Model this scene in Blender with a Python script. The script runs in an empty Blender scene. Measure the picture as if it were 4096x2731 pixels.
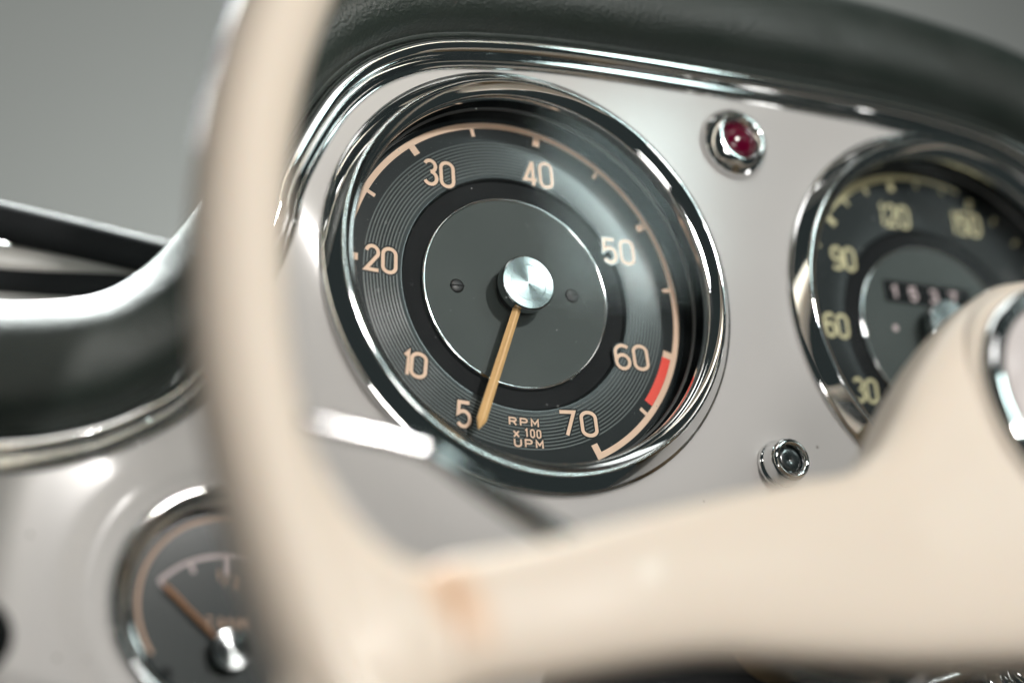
import bpy, bmesh, math, random
from mathutils import Vector, Matrix, geometry
random.seed(4)
PI = math.pi
rad = math.radians
SC = bpy.context.scene
COL = SC.collection

# All lengths below are millimetres in the dashboard's own frame (x right along the dash,
# y up its face, z out of it towards the driver); V() turns them into Blender metres, z up.
def V(p):
    return Vector((p[0] * .001, -p[2] * .001, p[1] * .001))

T = Matrix(((1, 0, 0), (0, 0, -1), (0, 1, 0)))

# ------------------------------------------------------------------ camera
CAM_POS = (-197.49, -171.18, 372.95)
CAM_ROT = Matrix(((0.90021365, -0.0880944, -0.42644432),
                  (-0.07205724, 0.93568375, -0.34540363),
                  (0.42944514, 0.34166547, 0.83596745)))
cd = bpy.data.cameras.new('camera')
cam = bpy.data.objects.new('camera', cd)
COL.objects.link(cam)
cam.matrix_world = Matrix.Translation(V(CAM_POS)) @ (T @ CAM_ROT).to_4x4()
cd.sensor_width = 36
cd.lens = 66.12
cd.clip_start = .01
cd.clip_end = 50
cd.dof.use_dof = True
cd.dof.focus_distance = .458
cd.dof.aperture_fstop = 3.6
SC.camera = cam

# ------------------------------------------------------------------ world, lights, exposure
w = bpy.data.worlds.new('World')
SC.world = w
w.use_nodes = True
w.node_tree.nodes['Background'].inputs[0].default_value = (.75, .95, .95, 1)
w.node_tree.nodes['Background'].inputs[1].default_value = .035

def lamp(name, pos, target, power, sx, sy=None, color=(1, 1, 1), shape=None, roll=0, spread=180):
    l = bpy.data.lights.new(name, 'AREA')
    l.energy = power
    l.color = color
    l.shape = shape or ('RECTANGLE' if sy else 'DISK')
    l.size = sx * .001
    if sy:
        l.size_y = sy * .001
    l.spread = rad(spread)
    o = bpy.data.objects.new(name, l)
    COL.objects.link(o)
    d = V(target) - V(pos)
    q = d.to_track_quat('-Z', 'Y')
    o.matrix_world = Matrix.Translation(V(pos)) @ q.to_matrix().to_4x4() @ Matrix.Rotation(roll, 4, 'Z')
    return o

lamp('key_lamp', (325, 500, 1512), (0, 0, 0), 14.5, 110, color=(1, .965, .93))
lamp('second_fill', (-330, -330, 1500), (0, 0, 0), 5.5, 350, color=(1, .965, .93))  # added fill, lifts the dial arc out of the bezel's shadow
lamp('front_fill', (-100, 1000, 900), (0, 0, 0), 1.6, 500, 300, color=(1, .98, .96))  # soft fill put in from the front to brighten the wheel
lamp('overhead_fill', (120, 900, -190), (-80, 0, 0), 3, 700, 500, color=(.95, 1, .98))  # broad fill added overhead, gives the padding some sheen
lamp('padding_sheen_fill', (60, 330, -330), (-110, -20, -20), 4, 240, 200, color=(.94, 1, .985), spread=60)  # extra light placed only for the sheen on the left padding
lamp('padding_sheen_spot', (-112, 330, -150), (-118, -24, -20), .4, 150, 130, color=(.94, 1, .985), spread=16)  # narrow helper light aimed at the left padding, added for its highlight
lamp('dial_haze_card', (690, 602, 1098), (30, 18, -9), 1.8, 140, 190, color=(.8, 1, .98))  # added light card, its reflection makes the haze on the rev counter
lamp('speedo_haze_card', (1130, 600, 1020), (150, 25, 0), .35, 190, 170, color=(.85, 1, .98))  # another added card, reflected as haze over the speedometer
lamp('wall_fill', (900, 80, -620), (820, 460, -1500), 19, 500, 400, color=(.97, 1, .97))  # unseen fill behind the dash, added to grade the wall

SC.view_settings.view_transform = 'Standard'
SC.view_settings.look = 'None'
SC.view_settings.exposure = 0
SC.view_settings.gamma = 1
SC.view_settings.use_curve_mapping = False
SC.cycles.use_denoising = True
SC.cycles.max_bounces = 10
SC.cycles.transparent_max_bounces = 16
SC.cycles.sample_clamp_indirect = 6

# ------------------------------------------------------------------ materials
def mat(name, base, rough=.5, metal=0, coat=0, coat_rough=.05, bump=None, rvar=None, cvar=None, spec=.5, tint=None):
    """bump=(scale, distance mm, detail); rvar=(scale, amount); cvar=(scale, other colour, amount)"""
    m = bpy.data.materials.new(name)
    m.use_nodes = True
    nt = m.node_tree
    N, L = nt.nodes, nt.links
    b = N['Principled BSDF']
    b.inputs['Base Color'].default_value = (*base, 1)
    b.inputs['Roughness'].default_value = rough
    b.inputs['Metallic'].default_value = metal
    b.inputs['Coat Weight'].default_value = coat
    b.inputs['Coat Roughness'].default_value = coat_rough
    b.inputs['Specular IOR Level'].default_value = spec
    tc = N.new('ShaderNodeTexCoord')
    def noise(scale, detail=4):
        n = N.new('ShaderNodeTexNoise')
        n.inputs['Scale'].default_value = scale
        n.inputs['Detail'].default_value = detail
        L.new(tc.outputs['Object'], n.inputs['Vector'])
        return n
    if bump:
        n = noise(bump[0], bump[2] if len(bump) > 2 else 4)
        bp = N.new('ShaderNodeBump')
        bp.inputs['Strength'].default_value = 1
        bp.inputs['Distance'].default_value = bump[1] * .001
        L.new(n.outputs['Fac'], bp.inputs['Height'])
        L.new(bp.outputs['Normal'], b.inputs['Normal'])
    if rvar:
        n = noise(rvar[0], 6)
        mr = N.new('ShaderNodeMapRange')
        mr.inputs['From Min'].default_value = .3
        mr.inputs['From Max'].default_value = .7
        mr.inputs['To Min'].default_value = max(.01, rough - rvar[1])
        mr.inputs['To Max'].default_value = rough + rvar[1]
        L.new(n.outputs['Fac'], mr.inputs['Value'])
        L.new(mr.outputs['Result'], b.inputs['Roughness'])
    if cvar:
        n = noise(cvar[0], 6)
        mr = N.new('ShaderNodeMapRange')
        mr.inputs['From Min'].default_value = .35
        mr.inputs['From Max'].default_value = .7
        mr.inputs['To Max'].default_value = cvar[2]
        mx = N.new('ShaderNodeMix')
        mx.data_type = 'RGBA'
        mx.inputs['A'].default_value = (*base, 1)
        mx.inputs['B'].default_value = (*cvar[1], 1)
        L.new(n.outputs['Fac'], mr.inputs['Value'])
        L.new(mr.outputs['Result'], mx.inputs['Factor'])
        L.new(mx.outputs['Result'], b.inputs['Base Color'])
    return m

def add_specks(m, scale, thresh, col, amount, rough=None, band=.06):
    """dust: tiny bright voronoi dots over whatever the base colour is"""
    nt = m.node_tree
    N, L = nt.nodes, nt.links
    b = N['Principled BSDF']
    tc = N.new('ShaderNodeTexCoord')
    v = N.new('ShaderNodeTexVoronoi')
    v.inputs['Scale'].default_value = scale
    L.new(tc.outputs['Object'], v.inputs['Vector'])
    sep = N.new('ShaderNodeSeparateColor')
    L.new(v.outputs['Color'], sep.inputs[0])
    near = N.new('ShaderNodeMath'); near.operation = 'LESS_THAN'; near.inputs[1].default_value = thresh
    L.new(v.outputs['Distance'], near.inputs[0])
    pick = N.new('ShaderNodeMath'); pick.operation = 'LESS_THAN'; pick.inputs[1].default_value = band
    L.new(sep.outputs[0], pick.inputs[0])
    mu = N.new('ShaderNodeMath'); mu.operation = 'MULTIPLY'
    L.new(near.outputs[0], mu.inputs[0]); L.new(pick.outputs[0], mu.inputs[1])
    mu2 = N.new('ShaderNodeMath'); mu2.operation = 'MULTIPLY'; mu2.inputs[1].default_value = amount
    L.new(mu.outputs[0], mu2.inputs[0])
    mx = N.new('ShaderNodeMix'); mx.data_type = 'RGBA'
    mx.inputs['B'].default_value = (*col, 1)
    mx.inputs['A'].default_value = b.inputs['Base Color'].default_value
    if b.inputs['Base Color'].links:
        L.new(b.inputs['Base Color'].links[0].from_socket, mx.inputs['A'])
    L.new(mu2.outputs[0], mx.inputs['Factor'])
    L.new(mx.outputs['Result'], b.inputs['Base Color'])

M = {}
M['chrome'] = mat('chrome', (.80, .81, .81), .03, 1, bump=(500, .0015, 3), rvar=(160, .025))
M['lever'] = mat('dulled_chrome', (.46, .47, .47), .10, 1, bump=(500, .002, 3))
M['chrome_worn'] = mat('worn_chrome', (.74, .76, .76), .10, 1, bump=(700, .006, 5), rvar=(110, .07))
M['paint'] = mat('silver_grey_paint', (.475, .462, .45), .6, 0, spec=.3, coat=.6, coat_rough=.12, bump=(2400, .0012, 2),
                 cvar=(9, (.50, .48, .465), .5))
add_specks(M['paint'], 170, .09, (.12, .10, .09), .7, band=.05)
M['ivory'] = mat('ivory_plastic', (.88, .765, .645), .42, coat=.2, coat_rough=.15, spec=.3, cvar=(7, (.89, .74, .575), .5), bump=(300, .004, 3))
M['ivory'].node_tree.nodes['Principled BSDF'].inputs['Subsurface Weight'].default_value = .12
M['ivory'].node_tree.nodes['Principled BSDF'].inputs['Subsurface Radius'].default_value = (.004, .0025, .0015)
M['ivory'].node_tree.nodes['Principled BSDF'].inputs['Subsurface Scale'].default_value = 1
M['pad'] = mat('pearl_pad', (.74, .68, .66), .25, coat=.6, coat_rough=.08, cvar=(14, (.70, .63, .60), .5))
M['leather'] = mat('black_leather', (.013, .021, .017), .46, bump=(1100, .30, 9), rvar=(60, .10), cvar=(35, (.022, .030, .026), .8), spec=.45)
M['leather'].node_tree.nodes['Principled BSDF'].inputs['Sheen Weight'].default_value = .04
M['leather'].node_tree.nodes['Principled BSDF'].inputs['Sheen Tint'].default_value = (.8, .92, .86, 1)
M['dial'] = mat('dial_charcoal', (.013, .018, .019), .6, spec=.12, coat=.9, coat_rough=.12, cvar=(60, (.018, .024, .025), .8), bump=(2500, .001, 2))
add_specks(M['dial'], 1500, .16, (.42, .46, .44), .5, band=.035)
M['recess'] = mat('dial_recess_black', (.007, .009, .010), .6, spec=.12, cvar=(90, (.011, .013, .014), .6))
add_specks(M['recess'], 900, .12, (.35, .38, .37), .6, band=.012)
M['plate'] = mat('plate_grey_green', (.062, .078, .075), .6, spec=.2, cvar=(50, (.070, .086, .083), .8), bump=(3500, .004, 2))
add_specks(M['plate'], 1100, .10, (.45, .5, .48), .7, band=.02)
M['wall_black'] = mat('gauge_wall_black', (.006, .008, .009), .9, spec=.0, rvar=(100, .08))
M['print'] = mat('cream_print', (.82, .60, .44), .6, coat=.35, coat_rough=.13, cvar=(200, (.76, .54, .38), .7))
M['print_speed'] = mat('yellowed_print', (.66, .62, .36), .6, coat=.6, coat_rough=.13, cvar=(200, (.60, .56, .33), .7))
M['print_white'] = mat('white_print', (.62, .52, .52), .6)
M['groove'] = mat('groove_grey', (.080, .100, .098), .5, coat=.9, coat_rough=.13)
M['red'] = mat('red_print', (.86, .055, .030), .55, cvar=(120, (.80, .075, .04), .7))
M['needle'] = mat('needle_ochre', (.82, .52, .21), .45, cvar=(80, (.76, .47, .2), .8))
M['needle2'] = mat('needle_orange', (.42, .21, .10), .45)
M['gasket'] = mat('gasket_grey', (.07, .075, .075), .35)
M['dial_tan'] = mat('tan_matte', (.50, .33, .23), .6)
M['fuel_face'] = mat('fuel_face_charcoal', (.016, .024, .024), .5, spec=.25, coat=.25, coat_rough=.15, cvar=(60, (.022, .030, .029), .8))
M['screw'] = mat('screw_blackened', (.028, .03, .03), .4, .35, bump=(1800, .01, 3))
M['rubber'] = mat('rubber_black', (.016, .017, .018), .8, spec=.06, bump=(300, .05, 4))
M['void'] = mat('slot_and_sheet_black', (.004, .004, .005), .8, cvar=(20, (.008, .008, .009), 1))
M['cowl'] = mat('cowl_paint', (.42, .41, .385), .35, coat=.5)
M['wallm'] = mat('showroom_wall', (.335, .342, .328), .9, cvar=(1.2, (.29, .30, .295), .7), bump=(40, .3, 3))
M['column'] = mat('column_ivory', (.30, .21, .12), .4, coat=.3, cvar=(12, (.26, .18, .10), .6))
M['button'] = mat('button_dark', (.014, .020, .021), .22, coat=.6)

# brushed aluminium: lathe-turned face, anisotropic round its own axis
m = mat('turned_aluminium', (.33, .35, .35), .15, 1, bump=(1500, .002, 3))
b = m.node_tree.nodes['Principled BSDF']
b.inputs['Anisotropic'].default_value = .93
b.inputs['Anisotropic Rotation'].default_value = .25
tg = m.node_tree.nodes.new('ShaderNodeTangent')
tg.direction_type = 'RADIAL'
tg.axis = 'Y'
m.node_tree.links.new(tg.outputs[0], b.inputs['Tangent'])
M['turned'] = m

# thin clear glass
def glass(name, tint=(1, 1, 1), ior=1.52, dust=.02):
    m = bpy.data.materials.new(name)
    m.use_nodes = True
    nt = m.node_tree
    N, L = nt.nodes, nt.links
    for n in list(N):
        N.remove(n)
    out = N.new('ShaderNodeOutputMaterial')
    tr = N.new('ShaderNodeBsdfTransparent'); tr.inputs[0].default_value = (*tint, 1)
    gl = N.new('ShaderNodeBsdfGlossy'); gl.inputs['Roughness'].default_value = .05
    fr = N.new('ShaderNodeFresnel'); fr.inputs['IOR'].default_value = ior
    mu = N.new('ShaderNodeMath'); mu.operation = 'MULTIPLY'; mu.inputs[1].default_value = .14; mu.use_clamp = True
    mx = N.new('ShaderNodeMixShader')
    L.new(fr.outputs[0], mu.inputs[0]); L.new(mu.outputs[0], mx.inputs[0])
    L.new(tr.outputs[0], mx.inputs[1]); L.new(gl.outputs[0], mx.inputs[2])
    # faint dust and hairline scratches on the glass
    tc = N.new('ShaderNodeTexCoord')
    v = N.new('ShaderNodeTexVoronoi'); v.inputs['Scale'].default_value = 700
    L.new(tc.outputs['Object'], v.inputs['Vector'])
    sp = N.new('ShaderNodeSeparateColor'); L.new(v.outputs['Color'], sp.inputs[0])
    a = N.new('ShaderNodeMath'); a.operation = 'LESS_THAN'; a.inputs[1].default_value = .13
    L.new(v.outputs['Distance'], a.inputs[0])
    c = N.new('ShaderNodeMath'); c.operation = 'LESS_THAN'; c.inputs[1].default_value = dust
    L.new(sp.outputs[0], c.inputs[0])
    e = N.new('ShaderNodeMath'); e.operation = 'MULTIPLY'
    L.new(a.outputs[0], e.inputs[0]); L.new(c.outputs[0], e.inputs[1])
    nz = N.new('ShaderNodeTexNoise'); nz.inputs['Scale'].default_value = 55; nz.inputs['Detail'].default_value = 7
    L.new(tc.outputs['Object'], nz.inputs['Vector'])
    mr = N.new('ShaderNodeMapRange')
    mr.inputs['From Min'].default_value = .4; mr.inputs['From Max'].default_value = .8
    mr.inputs['To Min'].default_value = .0; mr.inputs['To Max'].default_value = .014
    L.new(nz.outputs['Fac'], mr.inputs['Value'])
    e2 = N.new('ShaderNodeMath'); e2.operation = 'MULTIPLY_ADD'; e2.inputs[1].default_value = .45
    L.new(e.outputs[0], e2.inputs[0]); L.new(mr.outputs['Result'], e2.inputs[2])
    df = N.new('ShaderNodeBsdfDiffuse'); df.inputs[0].default_value = (.7, .74, .73, 1)
    mx2 = N.new('ShaderNodeMixShader')
    L.new(e2.outputs[0], mx2.inputs[0])
    L.new(mx.outputs[0], mx2.inputs[1]); L.new(df.outputs[0], mx2.inputs[2])
    L.new(mx2.outputs[0], out.inputs[0])
    return m
M['glass'] = glass('gauge_glass')

# red jewel
m = mat('red_jewel', (.10, .0, .016), .12, coat=.4)
M['jewel'] = m

# orange reflection painted into the ivory spoke's colour (soft ellipse, object space)
def reflection_ivory(name, centre, radii, col):
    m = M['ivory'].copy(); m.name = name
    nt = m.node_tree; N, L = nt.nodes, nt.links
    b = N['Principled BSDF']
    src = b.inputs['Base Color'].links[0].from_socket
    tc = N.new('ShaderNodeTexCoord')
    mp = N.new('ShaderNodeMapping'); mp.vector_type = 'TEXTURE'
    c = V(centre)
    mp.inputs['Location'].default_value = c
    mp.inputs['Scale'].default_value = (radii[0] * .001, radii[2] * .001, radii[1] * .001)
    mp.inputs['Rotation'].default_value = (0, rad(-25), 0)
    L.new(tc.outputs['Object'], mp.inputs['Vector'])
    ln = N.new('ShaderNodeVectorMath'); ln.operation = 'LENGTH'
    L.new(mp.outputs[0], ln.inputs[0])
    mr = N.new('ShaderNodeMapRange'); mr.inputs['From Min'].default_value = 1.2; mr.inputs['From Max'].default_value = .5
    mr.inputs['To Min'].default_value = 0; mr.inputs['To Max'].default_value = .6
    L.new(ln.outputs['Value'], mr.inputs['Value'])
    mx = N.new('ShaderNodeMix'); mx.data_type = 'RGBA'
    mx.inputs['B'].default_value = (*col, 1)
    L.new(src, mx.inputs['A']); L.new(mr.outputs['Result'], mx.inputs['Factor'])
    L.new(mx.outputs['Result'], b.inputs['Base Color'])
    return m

# ------------------------------------------------------------------ object helpers
def link(name, verts, faces, material, parent=None, smooth=True, autosmooth=None):
    me = bpy.data.meshes.new(name)
    me.from_pydata([V(v) for v in verts], [], faces)
    me.validate()
    bm = bmesh.new(); bm.from_mesh(me)
    bmesh.ops.recalc_face_normals(bm, faces=bm.faces)
    bm.to_mesh(me); bm.free()
    me.materials.append(material)
    for p in me.polygons:
        p.use_smooth = smooth
    if autosmooth and smooth:
        me.set_sharp_from_angle(angle=rad(autosmooth))
    o = bpy.data.objects.new(name, me)
    COL.objects.link(o)
    if parent:
        attach(o, parent)
    return o

def attach(o, parent):
    o.parent = parent
    # vertices are already absolute: cancel the parents' offsets
    off = Vector((0, 0, 0)); q = parent
    while q:
        off += q.location; q = q.parent
    o.location = -off

def tag(o, label=None, cat=None, group=None, kind=None):
    if label: o['label'] = label
    if cat: o['category'] = cat
    if group: o['group'] = group
    if kind: o['kind'] = kind
    return o

def thing(name, at, label, cat, group=None):
    o = bpy.data.objects.new(name, None)
    o.empty_display_size = .01
    o.location = V(at)
    COL.objects.link(o)
    return tag(o, label, cat, group)

class MB:
    def __init__(s): s.v = []; s.f = []
    def add(s, v, f):
        k = len(s.v); s.v += v; s.f += [tuple(i + k for i in q) for q in f]
        return s
    def build(s, name, material, parent=None, **kw):
        return link(name, s.v, s.f, material, parent, **kw)

def lathe(profile, c=(0, 0, 0), seg=160, a0=0, a1=360, closed=True, frame=None):
    """profile [(r, z)] turned round an axis through c along z (or along frame's third vector)"""
    full = abs(a1 - a0) >= 360
    n = seg if full else seg + 1
    e1, e2, e3 = frame or (Vector((1, 0, 0)), Vector((0, 1, 0)), Vector((0, 0, 1)))
    C = Vector(c)
    v = []
    for i in range(n):
        a = rad(a0 + (a1 - a0) * i / seg)
        for r, z in profile:
            v.append(tuple(C + e1 * (r * math.cos(a)) + e2 * (r * math.sin(a)) + e3 * z))
    k = len(profile); f = []
    for i in range(seg):
        j = (i + 1) % n
        for q in range(k - 1):
            f.append((i * k + q, j * k + q, j * k + q + 1, i * k + q + 1))
    return v, f

def sweep(path, section, closed=False, caps=True, zs=None, widths=None):
    """path [(x, y)], section closed polygon [(o, z)], o along the left normal"""
    P = [Vector(p) for p in path]; n = len(P); v = []
    for i in range(n):
        if closed:
            a, c = P[i - 1], P[(i + 1) % n]
        else:
            a, c = P[max(0, i - 1)], P[min(n - 1, i + 1)]
        t1 = (P[i] - a); t2 = (c - P[i])
        if t1.length < 1e-9: t1 = t2
        if t2.length < 1e-9: t2 = t1
        t1.normalize(); t2.normalize()
        t = t1 + t2
        if t.length < 1e-6: t = t1.copy()
        t.normalize()
        nn = Vector((-t.y, t.x))
        k = 1 / max(.45, abs(nn.dot(Vector((-t1.y, t1.x)))))
        z0 = zs[i] if zs else 0
        sec = widths[i] if widths else section
        for o, z in sec:
            q = P[i] + nn * (o * k)
            v.append((q.x, q.y, z + z0))
    m = len(widths[0] if widths else section); f = []
    for i in range(n if closed else n - 1):
        j = (i + 1) % n
        for q in range(m):
            r = (q + 1) % m
            f.append((i * m + q, j * m + q, j * m + r, i * m + r))
    if not closed and caps:
        f.append(tuple(range(m))); f.append(tuple(reversed(range((n - 1) * m, n * m))))
    return v, f

def tube(points, radius, seg=14, caps=True):
    P = [Vector(p) for p in points]; n = len(P); v = []
    R = radius if isinstance(radius, (list, tuple)) else [radius] * n
    up = Vector((0, 0, 1))
    for i in range(n):
        t = (P[min(n - 1, i + 1)] - P[max(0, i - 1)]).normalized()
        s = t.cross(up)
        if s.length < 1e-4: s = t.cross(Vector((0, 1, 0)))
        s.normalize(); u = s.cross(t)
        rr = R[i] if isinstance(R[i], (tuple, list)) else (R[i], R[i])
        for k in range(seg):
            a = 2 * PI * k / seg
            v.append(tuple(P[i] + s * (rr[0] * math.cos(a)) + u * (rr[1] * math.sin(a))))
    f = []
    for i in range(n - 1):
        for k in range(seg):
            l = (k + 1) % seg
            f.append((i * seg + k, i * seg + l, (i + 1) * seg + l, (i + 1) * seg + k))
    if caps:
        f.append(tuple(range(seg))); f.append(tuple(reversed(range((n - 1) * seg, n * seg))))
    return v, f

def catmull(pts, per=10):
    out = []; n = len(pts)
    for i in range(n - 1):
        p0 = pts[max(0, i - 1)]; p1 = pts[i]; p2 = pts[i + 1]; p3 = pts[min(n - 1, i + 2)]
        for k in range(per):
            t = k / per
            out.append(tuple(.5 * ((2 * b) + (-a + c) * t + (2 * a - 5 * b + 4 * c - d) * t * t + (-a + 3 * b - 3 * c + d) * t ** 3)
                             for a, b, c, d in zip(p0, p1, p2, p3)))
    out.append(tuple(pts[-1]))
    return out

def smooth(a, b, x):
    t = min(1, max(0, (x - a) / (b - a)))
    return t * t * (3 - 2 * t)

def disc(r, z, c=(0, 0), seg=128):
    v = [(c[0] + r * math.cos(2 * PI * i / seg), c[1] + r * math.sin(2 * PI * i / seg), z) for i in range(seg)]
    return v, [tuple(range(seg))]

# ------------------------------------------------------------------ engraved lettering (own stroke alphabet)
def A(cx, cy, rx, ry, a0, a1, n=14):
    return [(cx + rx * math.cos(rad(a0 + (a1 - a0) * i / n)), cy + ry * math.sin(rad(a0 + (a1 - a0) * i / n))) for i in range(n + 1)]
G = {
    '0': [(A(.5, .76, .5, .24, 0, 180) + A(.5, .24, .5, .24, 180, 360), True)],
    '1': [([(.28, .82), (.72, 1), (.72, 0)], False)],
    '2': [(A(.5, .74, .46, .26, 170, -28) + [(.02, 0), (1, 0)], False)],
    '3': [(A(.5, .765, .44, .235, 155, -72) + [(.52, .535)], False), (A(.5, .265, .5, .265, 78, -155), False)],
    '4': [([(.70, 1), (.0, .24), (1, .24)], False), ([(.70, 1), (.70, 0)], False)],
    '5': [([(.92, 1), (.12, 1), (.06, .54)] + A(.47, .32, .5, .32, 118, -148), False)],
    '6': [(A(.56, .70, .56, .30, 42, 176) + [(0, .5), (0, .32)], False), (A(.5, .30, .5, .30, 0, 360)[:-1], True)],
    '7': [([(0, 1), (1, 1), (.36, 0)], False)],
    '9': [(A(.44, .30, .56, .30, 222, 356) + [(1, .5), (1, .68)], False), (A(.5, .70, .5, .30, 0, 360)[:-1], True)],
    'R': [([(0, 0), (0, 1)] + A(.62, .76, .38, .24, 90, -90) + [(0, .52)], False), ([(.55, .52), (1, 0)], False)],
    'P': [([(0, 0), (0, 1)] + A(.62, .74, .38, .26, 90, -90) + [(0, .48)], False)],
    'M': [([(0, 0), (0, 1), (.5, .36), (1, 1), (1, 0)], False)],
    'U': [([(0, 1), (0, .38)] + A(.5, .34, .5, .34, 180, 360) + [(1, 1)], False)],
    'x': [([(0, 0), (1, .72)], False), ([(0, .72), (1, 0)], False)],
    'T': [([(0, 1), (1, 1)], False), ([(.5, 1), (.5, 0)], False)],
    'A': [([(0, 0), (.5, 1), (1, 0)], False), ([(.2, .34), (.8, .34)], False)],
    'N': [([(0, 0), (0, 1), (1, 0), (1, 1)], False)],
    'K': [([(0, 0), (0, 1)], False), ([(1, 1), (0, .4)], False), ([(.3, .58), (1, 0)], False)],
    '/': [([(0, -.1), (1, 1.1)], False)],
}
def lettering(text, centre, h, w, gap, stroke, z, rot=0, widths={}, slants=0, lift=.05):
    """flat printed characters: every stroke a shallow ribbon lying on the dial"""
    mb = MB()
    ws = [widths.get(ch, w) for ch in text]
    total = sum(ws) + gap * (len(text) - 1)
    x = -total / 2; ca, sa = math.cos(rad(rot)), math.sin(rad(rot))
    for k, ch in enumerate(text):
        for s, (path, closed) in enumerate(G.get(ch, [])):
            pts = []
            for (px, py) in path:
                qx = x + px * ws[k]; qy = (py - .5) * h
                qx += slants * qy
                pts.append((centre[0] + qx * ca - qy * sa, centre[1] + qx * sa + qy * ca))
            hh = stroke / 2; t = lift + .003 * s
            sec = [(-hh, 0), (-hh, t), (hh, t), (hh, 0)]
            mb.add(*sweep(pts, sec, closed=closed, zs=[z] * len(pts)))
        x += ws[k] + gap
    return mb

# ------------------------------------------------------------------ the room behind
o = link('wall', [(-5000, -3000, -1500), (5000, -3000, -1500), (5000, 3500, -1500), (-5000, 3500, -1500)], [(0, 1, 2, 3)], M['wallm'], smooth=False)
tag(o, 'plain pale grey wall out of focus behind the dashboard', 'wall', kind='structure')

# ------------------------------------------------------------------ dashboard: panel, chrome trim, leather padding
SPX, SPY = 129.0, 2.0           # speedometer centre
MIDX = 64.5
FX, FY = -74.8, -80.1           # fuel gauge centre
def zp(x, y):
    if x > MIDX: x = 2 * MIDX - x
    u = -x * .85 - y * .5
    z = -10 * smooth(38, 112, u)
    return z
def zpanel(x, y):
    z = zp(x, y)
    d = math.hypot(x - FX, y - FY)
    z += 1.0 * .55 * smooth(26.5, 30.5, d) * (1 - smooth(31, 38, d))
    return z

left = [(-330, -72), (-240, -63), (-165, -57), (-124, -54), (-105, -49.8), (-92, -44), (-81, -36), (-70.5, -20), (-63.8, -5), (-60.3, 6),
        (-58.5, 14), (-55, 22), (-50, 31), (-44.5, 39), (-36.5, 46.3), (-26, 51.8), (-15, 54.6), (0, 56.6), (14, 57.7), (31, 58.3), (50, 58.6)]
right = [(2 * MIDX - x, y) for x, y in reversed(left)]
inner = catmull(left + [(MIDX, 58.7)] + right, 8)
zin = [zp(x, y) for x, y in inner]

dash = thing('dashboard', (64, -80, 0), 'silver grey dashboard panel edged in chrome under black leather padding', 'dashboard')

bottom = [(330 + 129, -150), (150, -150), (138, -90), (-2, -90), (-22, -135), (-330, -140)]
outline = inner[:] + bottom
holes = [(0, 0, 51), (SPX, SPY, 51), (FX, FY, 24), (62.6, 45, 6), (64.5, -43.2, 4)]
verts = [Vector((x, y)) for x, y in outline]
edges = [(i, (i + 1) % len(outline)) for i in range(len(outline))]
for hx, hy, hr in holes:
    k = len(verts); n = 72
    for i in range(n):
        verts.append(Vector((hx + hr * math.cos(2 * PI * i / n), hy + hr * math.sin(2 * PI * i / n))))
    edges += [(k + i, k + (i + 1) % n) for i in range(n)]
def inside(p, poly):
    c = False; n = len(poly)
    for i in range(n):
        (x1, y1), (x2, y2) = poly[i], poly[i - 1]
        if (y1 > p[1]) != (y2 > p[1]) and p[0] < (x2 - x1) * (p[1] - y1) / (y2 - y1) + x1:
            c = not c
    return c
gx = -328
while gx < 458:
    step = 1.4 if -125 < gx < -20 else 5
    gy = -148
    while gy < 60:
        p = (gx + .37, gy + .21)
        if gx > -135 or (int(gx) % 6 < 3 and int(gy) % 6 < 3):
            if inside(p, outline) and all(math.hypot(p[0] - a, p[1] - b_) > r + 1 for a, b_, r in holes):
                verts.append(Vector(p))
        gy += step
    gx += step
vo, eo, fo, *_ = geometry.delaunay_2d_cdt(verts, edges, [], 0, 1e-4)
pv = [(v.x, v.y, zpanel(v.x, v.y)) for v in vo]
pf = []
for f in fo:
    cx = sum(vo[i].x for i in f) / 3; cy = sum(vo[i].y for i in f) / 3
    if inside((cx, cy), outline) and all(math.hypot(cx - a, cy - b_) > r * .998 for a, b_, r in holes):
        pf.append(tuple(f))
panel = link('panel', pv, pf, M['paint'], dash)
sol = panel.modifiers.new('thick', 'SOLIDIFY'); sol.thickness = .0012; sol.use_rim = False
# make sure the painted side faces the driver (local -Y is out of the dash)
if panel.data.polygons[0].normal.y > 0:
    panel.data.flip_normals()
sol.offset = -1

trim_sec = [(-.6, -.8), (-.3, .5), (.2, 1.1), (.9, 1.5), (1.6, 1.2), (2.0, .5), (2.25, .25), (2.5, .8), (3.0, 2.2), (3.8, 3.4), (4.9, 4.0), (5.9, 3.9),
            (6.9, 3.1), (7.6, 1.9), (8.0, .4), (8.0, -2.5), (-.6, -2.5)]
v, f = sweep(inner, trim_sec, zs=zin)
link('chrome_trim', v, f, M['chrome'], dash, autosmooth=50)

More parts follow.
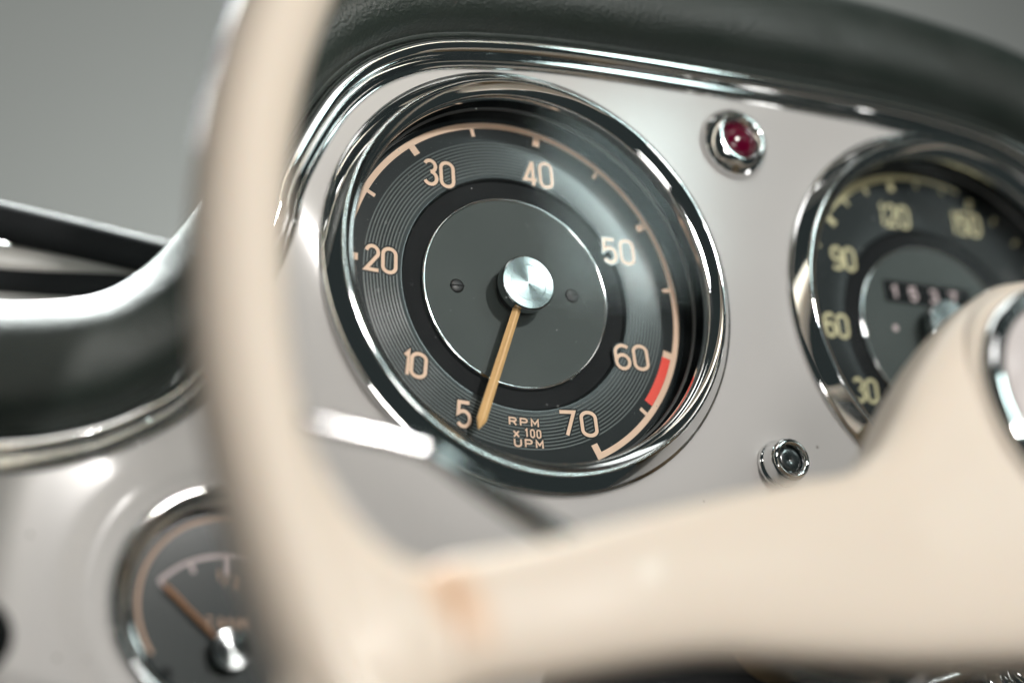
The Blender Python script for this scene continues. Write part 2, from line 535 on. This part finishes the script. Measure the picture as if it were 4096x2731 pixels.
po = (0, .02, .10, .24, .42, .62, .80, .93, 1.0, .97, .80, .5)
pz = (-.35, .25, .72, .95, 1.0, .92, .62, .1, -.9, -2.1, -3.2, -4.2)
OUT = [(-330, -30), (-240, -22), (-165, -16), (-123, -13), (-105, -9.5), (-95, -3.5), (-87.5, 4), (-81, 13), (-76.6, 22), (-74, 30),
       (-72.6, 38), (-71.5, 47), (-70, 58), (-67, 70), (-59, 82), (-46, 90), (-28, 95), (-5, 98), (12, 99.5), (31, 100.5), (50, 101)]
outer = catmull(OUT + [(MIDX, 101)] + [(2 * MIDX - x, y) for x, y in reversed(OUT)], 8)
pv_, pf_ = [], []
for i, (x, y) in enumerate(inner):
    xm = min(x, 2 * MIDX - x)
    h = 10 if xm < -80 else 10 - 2 * smooth(-80, -62, xm) + 2 * smooth(-60, -30, xm)
    a = Vector(inner[max(0, i - 1)]); c = Vector(inner[min(len(inner) - 1, i + 1)])
    t = (c - a).normalized(); nn = Vector((-t.y, t.x))
    st_ = Vector((x, y)) + nn * 8.15
    d_ = Vector(outer[i]) - st_
    for p_, q_ in zip(po + (.15, 0), pz + (-4.4, -3)):
        q = st_ + d_ * p_
        pv_.append((q.x, q.y, zin[i] + q_ * h))
K_ = len(po) + 2
for i in range(len(inner) - 1):
    for q in range(K_):
        l = (q + 1) % K_
        pf_.append((i * K_ + q, (i + 1) * K_ + q, (i + 1) * K_ + l, i * K_ + l))
pad = link('leather_padding', pv_, pf_, M['leather'], dash)
ss = pad.modifiers.new('s', 'SUBSURF'); ss.levels = 1; ss.render_levels = 2
# stitched welt: thin piping where the leather meets the trim
pts = []
for i, (x, y) in enumerate(inner):
    a = Vector(inner[max(0, i - 1)]); c = Vector(inner[min(len(inner) - 1, i + 1)])
    t = (c - a).normalized(); n = Vector((-t.y, t.x))
    q = Vector((x, y)) + n * 9.0
    pts.append((q.x, q.y, zin[i] + 1.2))
v, f = tube(pts, .9, 10)
link('piping', v, f, M['leather'], dash)

# ------------------------------------------------------------------ large gauges
BEZ = [(51, -3.0), (55.0, -2.6), (55.15, .4), (55.0, .9), (54.6, 1.15), (54.3, 1.2), (54.1, 1.45), (51.45, 4.6), (51.2, 4.88), (50.9, 5.0), (50.6, 4.9),
       (50.35, 4.6), (48.75, 3.15), (48.5, 3.0), (48.2, 3.0), (47.8, 2.85), (47.5, 2.4), (47.35, 1.7), (47.35, .4), (48.5, -.2), (51, -3.0)]
def fan(r, a0, a1, r2, z, n=40):
    v = []; f = []
    for i in range(n + 1):
        a = rad(a0 + (a1 - a0) * i / n)
        v += [(r * math.cos(a), r * math.sin(a), z), (r2 * math.cos(a), r2 * math.sin(a), z)]
    for i in range(n):
        f.append((2 * i, 2 * i + 1, 2 * i + 3, 2 * i + 2))
    return v, f
def offset(vf, c):
    v, f = vf
    return [(p[0] + c[0], p[1] + c[1], p[2] + (c[2] if len(c) > 2 else 0)) for p in v], f
DZ = -9.5
def big_gauge(name, c, label, cat):
    root = thing(name, (c[0], c[1], 0), label, cat)
    C3 = (c[0], c[1], 0)
    v, f = lathe(BEZ, C3, 220)
    link('bezel', v, f, M['chrome'], root, autosmooth=60)
    # inner wall with a pressed step, then the dial rim
    wall = [(48.4, .3), (47.5, .2), (47.3, -3.2), (47.3, -4.4), (47.3, -9.9), (48.4, -9.9)]
    v, f = lathe(wall, C3, 180)
    link('inner_wall', v, f, M['wall_black'], root, autosmooth=40)
    v, f = lathe([(47.28, -3.3), (46.8, -3.55), (46.75, -3.8), (46.8, -4.05), (47.28, -4.3)], C3, 180)
    link('gasket_ring', v, f, M['gasket'], root)
    dial = [(47.2, DZ), (30.9, DZ), (30.5, DZ - .12), (30.1, DZ - .6), (25.6, DZ - 1.0), (25.45, DZ - .9)]
    mb = MB().add(*lathe([(47.2, DZ), (44, DZ), (38, DZ), (31.0, DZ), (30.7, DZ - .02), (30.4, DZ - .35)], C3, 180))
    d = mb.build('dial', M['dial'], root, autosmooth=30)
    v, f = lathe([(30.42, DZ - .34), (30.0, DZ - .95), (28, DZ - 1.1), (25.2, DZ - .9)], C3, 160)
    link('recess', v, f, M['recess'], root, autosmooth=30)
    v, f = lathe([(25.35, DZ - .95), (25.3, DZ - .2), (25.05, DZ + .12), (24.75, DZ + .15), (24.5, DZ - .05), (24.45, DZ - .3)], C3, 160)
    link('trim_ring', v, f, M['chrome'], root)
    v, f = lathe([(24.5, DZ - .15), (16, DZ - .15), (8, DZ - .15), (.01, DZ - .15)], C3, 120)
    plate = link('centre_plate', v, f, M['plate'], root)
    return root, d, plate
def glass_disc(root, c):
    v, f = lathe([(47.7, 1.3), (40, 1.34), (30, 1.38), (20, 1.41), (10, 1.43), (.01, 1.44)], (c[0], c[1], 0), 120)
    link('glass', v, f, M['glass'], root)

def ang(k):                                      # rpm/100 -> dial angle
    return 78.2 - 4.77 * (k - 40)

tach, tdial, tplate = big_gauge('tachometer', (0, 0), 'large rev counter in a chrome bezel with cream numerals and red zone', 'tachometer')
# concentric pinstripes
mb = MB()
for i in range(11):
    r = 31.9 + i * .85
    mb.add(*lathe([(r - .19, DZ), (r - .18, DZ + .02), (r + .18, DZ + .02), (r + .19, DZ)], (0, 0, 0), 180))
mb.build('pinstripes', M['groove'], tdial)
# scale arc, ticks
mb = MB()
a5, a70 = ang(5), ang(70)
mb.add(*fan(44.35, a70 - 1.15, a5 + 1.15, 45.9, DZ + .05, 200))
mb.build('scale_arc', M['print'], tdial, smooth=False)
for k in range(5, 71, 5):
    big = k % 10 == 0
    wd = 1.85 if big else 1.0
    r0 = 41.95 if big else 42.2
    a = rad(ang(k)); ca, sa = math.cos(a), math.sin(a)
    if k == 5: wd, r0 = 1.85, 41.95
    v = [(r0 * ca - s * wd / 2 * sa, r0 * sa + s * wd / 2 * ca, DZ + .05) for s in (-1, 1)] + \
        [(44.4 * ca - s * wd / 2 * sa, 44.4 * sa + s * wd / 2 * ca, DZ + .05) for s in (1, -1)]
    link('tick', v, [(0, 1, 2, 3)], M['print'], tdial, smooth=False)
v, f = fan(41.9, -37.3, ang(60) - 1.3, 44.30, DZ + .05, 30)
link('red_zone', v, f, M['red'], tdial, smooth=False)
NUM = {'10': (-28.7, -21.4, -8, 3.6, .4, .95), '20': (-35.8, 4.7, -4, 3.3, 1.1, 1), '30': (-19.1, 29.6, -1, 3.3, 1.25, 1.05), '40': (8.7, 33.2, 0, 3.3, 1.1, 1.08),
       '50': (30.0, 14.4, 2, 3.6, 1.45, 1.03), '60': (30.8, -14.3, 3, 3.75, 1.5, 1), '70': (14.0, -33.0, 3, 3.9, 1.9, .96), '5': (-16.6, -32.9, -4, 3.3, 1, .98)}
halo = MB()                                      # bare dial left round the figures, where the pinstripes stop short
for t, (x, y, rt, wd, gp, hs) in NUM.items():
    lettering(t, (x, y), 6.15 * hs, wd, gp, .92, DZ, rt, widths={'1': 1.9}).build('numeral', M['print'], tdial, smooth=False)
    m2 = lettering(t, (x, y), 6.15 * hs, wd, gp, 1.75, DZ, rt, widths={'1': 1.9}, lift=.028); halo.add(m2.v, m2.f)
lettering('RPM', (-.9, -33.7), 1.75, 1.75, 1.2, .42, DZ, -1).build('lettering', M['print'], tdial, smooth=False)
mb = lettering('x', (-3.15, -36.5), 2.0, 1.35, .5, .42, DZ, 0)
mb2 = lettering('100', (1.2, -36.4), 1.9, .95, .75, .38, DZ, -1)
mb.add(mb2.v, mb2.f)
mb.build('lettering', M['print'], tdial, smooth=False)
lettering('UPM', (0, -39.0), 1.8, 1.7, 1.2, .42, DZ, -1).build('lettering', M['print'], tdial, smooth=False)

for t, x, y, h_, w_, g_ in (('RPM', -.9, -33.7, 1.75, 1.75, 1.2), ('x', -3.15, -36.5, 2, 1.35, .5), ('100', 1.2, -36.4, 1.9, .95, .75), ('UPM', 0, -39, 1.8, 1.7, 1.2)):
    m2 = lettering(t, (x, y), h_, w_, g_, .95, DZ, -1, lift=.028); halo.add(m2.v, m2.f)
halo.build('figure_ground', M['dial'], tdial, smooth=False)

def screw(x, y, z, slot, root):
    r = 1.85; mb = MB()
    prof_ = [(r * 1.05, -.4), (r, .0), (r * .93, .22), (r * .7, .36), (.01, .42)]
    v, f = lathe(prof_, (x, y, z), 32)
    s = link('screw', v, f, M['screw'], root, autosmooth=50)
    a = rad(slot); ca, sa = math.cos(a), math.sin(a)
    v = []
    for zz in (-.02, .47):
        for lx, ly in ((-1.8, -.2), (1.8, -.2), (1.8, .2), (-1.8, .2)):
            v.append((x + lx * ca - ly * sa, y + lx * sa + ly * ca, z + zz * (1 if abs(lx) < 2 else 1)))
    link('slot', v, [(0, 1, 2, 3), (4, 5, 6, 7), (0, 1, 5, 4), (1, 2, 6, 5), (2, 3, 7, 6), (3, 0, 4, 7)], M['void'], s, smooth=False)
screw(-16.1, .05, DZ - .15, 2, tplate)
screw(15.4, .75, DZ - .15, 8, tplate)

# needle: roof-shaped pointer, pivot cap
def needle(root, cx, cy, z, angle, r0, r1, w0, w1, tip, material, h=.7):
    a = rad(angle); ca, sa = math.cos(a), math.sin(a)
    def P(r, s, zz): return (cx + r * ca - s * sa, cy + r * sa + s * ca, z + zz)
    v = []
    for r, wd, hh in ((r0, w0, h), (r1 - tip, w1, h * .9), (r1, .25, h * .3)):
        v += [P(r, -wd / 2, -.25), P(r, -wd / 2, 0), P(r, -wd * .08, hh), P(r, wd * .08, hh), P(r, wd / 2, 0), P(r, wd / 2, -.25)]
    f = []
    for i in (0, 1):
        for q in range(6):
            l = (q + 1) % 6
            f.append((i * 6 + q, i * 6 + l, (i + 1) * 6 + l, (i + 1) * 6 + q))
    f += [tuple(range(6)), tuple(range(17, 11, -1))]
    return link('needle', v, f, material, root, smooth=False)
na = math.degrees(math.atan2(-37.3, -15.0))
needle(tach, 0, 0, -5.3, na + .2, 5.0, 40.6, 2.1, 2.5, 2.6, M['needle'])
v, f = lathe([(5.4, -9.5), (5.4, -6.8), (6.9, -6.3), (7.0, -5.7), (7.0, -3.7)], (0, 0, 0), 96)
link('hub', v, f, M['recess'], tach, autosmooth=40)
v, f = lathe([(7.05, -5.6), (7.1, -3.2), (6.95, -3.0), (6.7, -2.92), (4.72, -2.92), (4.68, -3.02), (4.6, -2.98), (2.5, -2.95), (.01, -2.93)], (0, 0, 0), 160)
cap = link('hub_cap', v, f, M['turned'], tach, autosmooth=8)
glass_disc(tach, (0, 0))

# ------------------------------------------------------------------ speedometer
spd, sdial, splate = big_gauge('speedometer', (SPX, SPY), 'speedometer with yellowed numerals partly hidden behind the ivory wheel hub', 'speedometer')
SO = (SPX + 1.6, SPY + 1.8)
mb = MB().add(*offset(fan(44.2, 72, 150, 46.4, DZ + .05, 60), SO))
mb.build('scale_arc', M['print_speed'], sdial, smooth=False)
for a_, big in ((178, 1), (165, 0), (152, 0), (139, 1), (127.5, 0), (116, 0), (103.5, 1), (91, 0), (79, 0), (66, 1), (54, 0), (42, 0), (30, 1), (-149, 1)):
    wd = 1.8 if big else 1.0; r0 = 41 if big else 42
    ca, sa = math.cos(rad(a_)), math.sin(rad(a_))
    v = [(SO[0] + r0 * ca - s * wd / 2 * sa, SO[1] + r0 * sa + s * wd / 2 * ca, DZ + .06) for s in (-1, 1)] + \
        [(SO[0] + 44.3 * ca - s * wd / 2 * sa, SO[1] + 44.3 * sa + s * wd / 2 * ca, DZ + .06) for s in (1, -1)]
    link('tick', v, [(0, 1, 2, 3)], M['print_speed'], sdial, smooth=False)
for t, x, y in (('120', -8.6, 35.9), ('150', 16.6, 36.5), ('90', -28.3, 20.7), ('60', -33.8, .6), ('30', -27.2, -17.3)):
    lettering(t, (SPX + x, SPY - 2 + y), 6.3, 3.1, 1.05, .95, DZ, 0, widths={'1': 1.3}).build('numeral', M['print_speed'], sdial  , smooth=False)
od = link('odometer', [(SPX - 16, SPY + 7.5, DZ - .02), (SPX + 14, SPY + 7.5, DZ - .02), (SPX + 14, SPY + 14, DZ - .02), (SPX - 16, SPY + 14, DZ - .02)], [(0, 1, 2, 3)], M['recess'], splate, smooth=False)
for t, x in (('1', -12.6), ('5', -6.1), ('3', .8), ('7', 7.5)):
    lettering(t, (SPX + x, SPY + 10.6), 3.3, 2.2, 1, .8, DZ, 0).build('odometer_digit', M['print_white'], od, smooth=False)
v, f = disc(.9, DZ + .03, (SPX - 14, SPY - .2), 24)
link('indicator_dot', v, f, M['print_white'], splate, smooth=False)
v, f = lathe([(5.4, -9.5), (5.4, -6.0), (7.0, -5.7), (7.0, -3.1), (6.7, -2.9), (.01, -2.93)], (SPX, SPY, 0), 64)
link('hub_cap', v, f, M['turned'], spd, autosmooth=8)
needle(spd, SPX, SPY, -5.3, -118, 5, 40, 2.1, 2.4, 2.6, M['needle'])
glass_disc(spd, (SPX, SPY))

# ------------------------------------------------------------------ fuel gauge
FZ = -10
fuel = thing('fuel_gauge', (FX, FY, FZ), 'small round fuel gauge with orange needle resting on empty', 'fuel gauge')
v, f = lathe([(23, -5), (26.9, -5), (27.1, .3), (26.9, .9), (26.6, 1.3), (25.9, 2.5), (25.5, 2.9), (25.0, 2.9), (24.6, 2.6), (22.3, 1.0), (21.9, 1.0), (21.6, .7),
              (21.5, .2), (22.4, -.3), (23, -5)], (FX, FY, FZ), 140)
link('bezel', v, f, M['chrome'], fuel, autosmooth=50)
v, f = lathe([(22.2, .1), (21.4, 0), (21.3, -2.8), (22.2, -2.8)], (FX, FY, FZ), 120)
link('inner_wall', v, f, M['wall_black'], fuel)
fz = FZ - 2.5
v, f = lathe([(21.4, -2.5), (12, -2.5), (.01, -2.5)], (FX, FY, FZ), 100)
fdial = link('dial', v, f, M['fuel_face'], fuel)
v, f = offset(fan(19.1, -48, 212, 20.0, fz + .05, 120), (FX, FY))
link('tan_ring', v, f, M['dial_tan'], fdial, smooth=False)  # thin tan ring laid over the fuel dial
PX, PY = FX, FY - 9.8
v, f = offset(fan(20.6, 45, 135, 21.5, fz + .05, 60), (PX, PY))
link('scale_arc', v, f, M['print_white'], fdial, smooth=False)
for a_, L_ in ((134.5, 3.2), (112.5, 2.2), (90, 3.8), (67.5, 2.2), (45.5, 3.2)):
    ca, sa = math.cos(rad(a_)), math.sin(rad(a_)); wd = .95
    v = [(PX + (20.7 - L_) * ca - s * wd / 2 * sa, PY + (20.7 - L_) * sa + s * wd / 2 * ca, fz + .05) for s in (-1, 1)] + \
        [(PX + 20.65 * ca - s * wd / 2 * sa, PY + 20.65 * sa + s * wd / 2 * ca, fz + .05) for s in (1, -1)]
    link('tick', v, [(0, 1, 2, 3)], M['print_white'], fdial, smooth=False)
mb = lettering('1', (PX - 1.7, PY + 16.6), 2.2, 1.2, .4, .4, fz, 0)
for t, dx, dy in (('/', .0, 15.9), ('2', 1.9, 15.2)):
    m2 = lettering(t, (PX + dx, PY + dy), 2.2, 1.3, .4, .4, fz, 0); mb.add(m2.v, m2.f)
mb.build('lettering', M['dial_tan'], fdial, smooth=False)
lettering('TANK', (PX + .0, PY + 6.3), 2.2, 1.7, .9, .42, fz, 0).build('lettering', M['dial_tan'], fdial, smooth=False)
needle(fuel, PX, PY, fz + 1.4, 135, 2.5, 20.3, .85, 1.15, 1.6, M['needle2'], h=.4)
v, f = lathe([(3.6, -2.5), (3.6, -.8), (4.3, -.5), (4.35, .3), (4.1, .5), (.01, .55)], (PX, PY, FZ), 64)
link('hub_cap', v, f, M['turned'], fuel, autosmooth=8)
v, f = lathe([(21.6, .75), (14, .8), (.01, .85)], (FX, FY, FZ), 90)
link('glass', v, f, M['glass'], fuel)
v, f = disc(1.3, fz + .04, (FX - 13.5, FY - 14.5), 24)
link('dial_stud', v, f, M['rubber'], fdial, smooth=False)

# ------------------------------------------------------------------ warning lamp, push button
wl = thing('warning_lamp', (62.6, 45, 0), 'red jewel warning lamp in a domed chrome ring near the top trim', 'warning lamp')
v, f = lathe([(9.9, -.2), (10.0, .7), (9.4, 2.1), (8.3, 3.5), (7.1, 4.6), (6.3, 4.9), (5.9, 4.7), (5.4, 4.2), (4.9, 3.6), (4.6, 3.1), (4.5, 2.0)], (62.6, 45, 0), 96)
link('bezel', v, f, M['chrome'], wl)
v, f = lathe([(4.55, 2.0), (4.5, 2.9), (3.9, 3.7), (2.9, 4.3), (1.5, 4.7), (.01, 4.85)], (62.6, 45, 0), 48)
link('lens', v, f, M['jewel'], wl)
pb = thing('push_button', (64.5, -43.2, 0), 'small chrome push button with dark centre on the grey panel', 'button')
v, f = lathe([(6.3, -.2), (6.4, .5), (6.1, 1.2), (5.7, 1.5), (5.6, 2.4), (5.7, 4.4), (5.3, 5.6), (4.6, 6.1), (3.9, 6.0), (3.6, 5.3), (3.6, 4.2)], (64.5, -43.2, 0), 72)
link('bezel', v, f, M['chrome'], pb, autosmooth=60)
v, f = lathe([(3.62, 3.9), (3.4, 4.6), (2.6, 5.0), (.01, 4.4)], (64.5, -43.2, 0), 48)
link('button_cap', v, f, M['button'], pb)

# ------------------------------------------------------------------ steering wheel
H = Vector((83.59, -56.19, 90.0))
n_ = Vector((0, .15, 1)).normalized()
e1 = Vector((1, 0, 0)); e2 = n_.cross(e1)
FR = (e1, e2, n_)
def W(a, b_, c=0):
    return tuple(H + e1 * a + e2 * b_ + n_ * c)
wheel = thing('steering_wheel', tuple(H), 'ivory steering wheel with broad spoke crossing in front of the gauges', 'steering wheel')
RW, RT = 187.9, 8.3
v = []; f = []
NS, NT = 240, 28
for i in range(NS):
    a = 2 * PI * i / NS
    for k in range(NT):
        t = 2 * PI * k / NT
        r = RW + RT * math.cos(t)
        v.append(W(r * math.cos(a), r * math.sin(a), RT * 1.08 * math.sin(t)))
for i in range(NS):
    for k in range(NT):
        j = (i + 1) % NS; l = (k + 1) % NT
        f.append((i * NT + k, j * NT + k, j * NT + l, i * NT + l))
link('rim', v, f, M['ivory'], wheel)

def spoke(sign, material):
    # (a, upper b, lower b, half thickness, centre height)
    st = [(-186, 2, -86, 3.0, 0), (-182.5, -8, -82, 5.2, 0), (-179.5, -17, -79, 6.2, 0), (-176.5, -26, -76.5, 6.8, 0), (-172, -35.0, -73, 7.0, 0),
          (-166, -41.2, -69.5, 6.7, .3), (-161, -43.0, -67, 5.9, .3), (-158.5, -42.8, -66, 5.9, .4), (-157, -42.2, -65.2, 6.8, .7), (-152, -41.2, -63.8, 6.6, 1), (-140, -38.8, -62, 6.5, 1.4),
          (-123, -34, -59.5, 6.9, 2), (-108, -29.6, -57.5, 7.0, .8), (-94, -25.3, -57, 7.2, -1.2), (-80, -21.2, -56.5, 7.6, -3.6), (-68, -18.2, -56, 8.2, -6.2),
          (-58.5, -12.8, -55.5, 9.5, -9), (-51, -5, -55, 11, -11.3), (-43, 5, -54.5, 12, -12.6), (-34, 15, -54, 12.4, -13.2), (-24, 24.5, -53, 12.5, -13.3),
          (-12, 32.5, -52, 12.5, -13.3), (-2, 35.5, -51.5, 12.5, -13.3)]
    st = catmull(st, 5)
    rings = []; NK = 32
    for a, bt, bb, th, ch in st:
        ring = []
        for k in range(NK):
            t = 2 * PI * k / NK; ct, s_ = math.cos(t), math.sin(t)
            e = 2.7 + 1.1 * smooth(-80, -40, a)
            px = math.copysign(abs(ct) ** (2 / e), ct); pzz = math.copysign(abs(s_) ** (2 / e), s_)
            ring.append(W(sign * -a * 1 if sign > 0 else a, (bt + bb) / 2 + (bt - bb) / 2 * px, ch + th * pzz))
        rings.append(ring)
    v = [p for r in rings for p in r]; f = []
    for i in range(len(rings) - 1):
        for k in range(NK):
            l = (k + 1) % NK
            f.append((i * NK + k, i * NK + l, (i + 1) * NK + l, (i + 1) * NK + k))
    f.append(tuple(range(NK))); f.append(tuple(reversed(range((len(rings) - 1) * NK, len(rings) * NK))))
    return link('spoke', v, f, material, wheel)
M['ivory_reflection'] = reflection_ivory('ivory_with_painted_reflection', W(-157, -51, 7), (5.0, 9.0, 10), (.86, .50, .27))
spoke(-1, M['ivory_reflection'])
spoke(1, M['ivory'])
v, f = lathe([(26, -26), (30, -24.5), (32.2, -15), (32.4, -7), (32.2, -3.6), (31.6, -1.9), (30.6, -.9), (29.6, -.4), (26, -.2), (22, -.4)], tuple(H), 120, frame=FR)
link('hub', v, f, M['ivory'], wheel)
v, f = lathe([(29.2, -.6), (29.5, .8), (28.7, 2.4), (27, 3.2), (25.2, 2.6), (24.3, 1.2), (24.0, -.5)], tuple(H), 120, frame=FR)
link('chrome_ring', v, f, M['chrome'], wheel)
v, f = lathe([(24.4, -.3), (23.8, 1), (21, 2.2), (14, 3.4), (7, 4), (.01, 4.2)], tuple(H), 96, frame=FR)
link('horn_pad', v, f, M['pad'], wheel)

# steering column
colm = thing('steering_column', W(0, 0, -85), 'ivory brown steering column running back under the wheel hub', 'steering column')
v, f = lathe([(14, -25), (16, -27), (16, -60), (16, -80), (15, -84), (14, -86), (14, -135)], tuple(H), 80, frame=FR)
link('column_tube', v, f, M['column'], colm)

# chrome lever behind rim and spoke
lev = [(-184, -5.5, -16.2), (-176, -7.3, -15.9), (-165.4, -10.0, -15.5), (-153.6, -12.2, -15.0), (-147.5, -14.2, -15.0), (-137.5, -19.8, -16.5), (-121.5, -27.8, -19), (-103, -35, -23), (-70, -46, -30), (-40, -47, -40), (-20, -40, -52)]
lp = [W(*p) for p in catmull(lev, 8)]
lr = [(1.3 + 1.8 * smooth(.2, .7, i / len(lp)), 1.1 + .6 * smooth(.2, .7, i / len(lp))) for i in range(len(lp))]
v, f = tube(lp, lr, 20)
lever = link('chrome_lever', v, f, M['lever'])
tag(lever, 'slim bent chrome lever crossing below the rev counter behind the ivory rim', 'lever')

# chrome ignition lock and bits seen below the spoke
ig = thing('ignition_lock', (112, -96, 0), 'blurred chrome lock barrel in the dark gap below the ivory spoke', 'lock')
v, f = lathe([(5, -20), (5.2, 4), (7, 5), (7.2, 9), (6, 10.5), (3, 10.8), (.01, 10)], (112, -98, 6), 48)
link('barrel', v, f, M['chrome_worn'], ig, autosmooth=50)
v, f = tube([(112, -93, 17), (113, -98, 18), (119, -103, 18), (124, -104, 16)], 2.2, 12)
link('key_tab', v, f, M['chrome_worn'], ig)

# dark knob at the left edge of the picture
kn = thing('pull_knob', (-130, -92, -10), 'dark pull knob cut off by the left edge beside the fuel gauge', 'knob')
KX, KY = -132, -92
v, f = lathe([(3.2, -1), (3.2, 9), (6.5, 10.5), (7.8, 14), (7.6, 19), (5.5, 22), (.01, 23)], (KX, KY, -10), 56)
link('knob_cap', v, f, M['rubber'], kn)
v, f = lathe([(3.3, -.5), (7.0, -.3), (7.0, .8), (5.6, 2.0), (3.3, 2.2)], (KX, KY, -10), 56)
link('collar', v, f, M['chrome'], kn)

# ------------------------------------------------------------------ windscreen base behind the dash, added sheet for the footwell gap
ws = thing('windscreen_base', (-80, 34, -100), 'blurred dark seals and pale cowl strip at the windscreen base', 'windscreen frame')
def bar(name, pts, r, m):
    v, f = tube(catmull(pts, 10), r, 16)
    return link(name, v, f, m, ws)
bar('seal', [(-260, 62, -100), (-180, 53, -100), (-108, 44.5, -100), (-61, 38, -100), (0, 29, -100), (90, 25, -100)], (5.3), M['rubber'])
bar('seal', [(-260, 22, -98), (-180, 24.5, -98), (-108, 25.5, -98), (-66, 28, -98), (0, 27, -100), (90, 20, -100)], (4.0), M['rubber'])
bar('cowl_strip', [(-260, 42, -108), (-180, 38, -108), (-108, 34.5, -108), (-66, 33, -108), (0, 28, -108), (90, 24, -108)], (7.2), M['cowl'])
v = [(-400, 23, -96), (100, 23, -96), (100, -30, -60), (-400, -30, -60), (-400, 23, -99), (100, 23, -99), (100, -30, -63), (-400, -30, -63)]
link('cowl_shelf', v, [(0, 1, 2, 3), (7, 6, 5, 4), (0, 4, 5, 1), (1, 5, 6, 2), (2, 6, 7, 3), (3, 7, 4, 0)], M['cowl'], ws, smooth=False)

ft = link('footwell_blocking_sheet', [(-600, -70, -40), (700, -70, -40), (700, -500, -40), (-600, -500, -40), (-600, -70, -43), (700, -70, -43), (700, -500, -43), (-600, -500, -43)],
          [(0, 1, 2, 3), (7, 6, 5, 4), (0, 4, 5, 1), (1, 5, 6, 2), (2, 6, 7, 3), (3, 7, 4, 0)], M['void'], smooth=False)  # sheet added to block the pale wall and keep the gap dark
tag(ft, 'black sheet added as the dark footwell gap below the wheel spoke', 'blocking sheet', kind='structure')
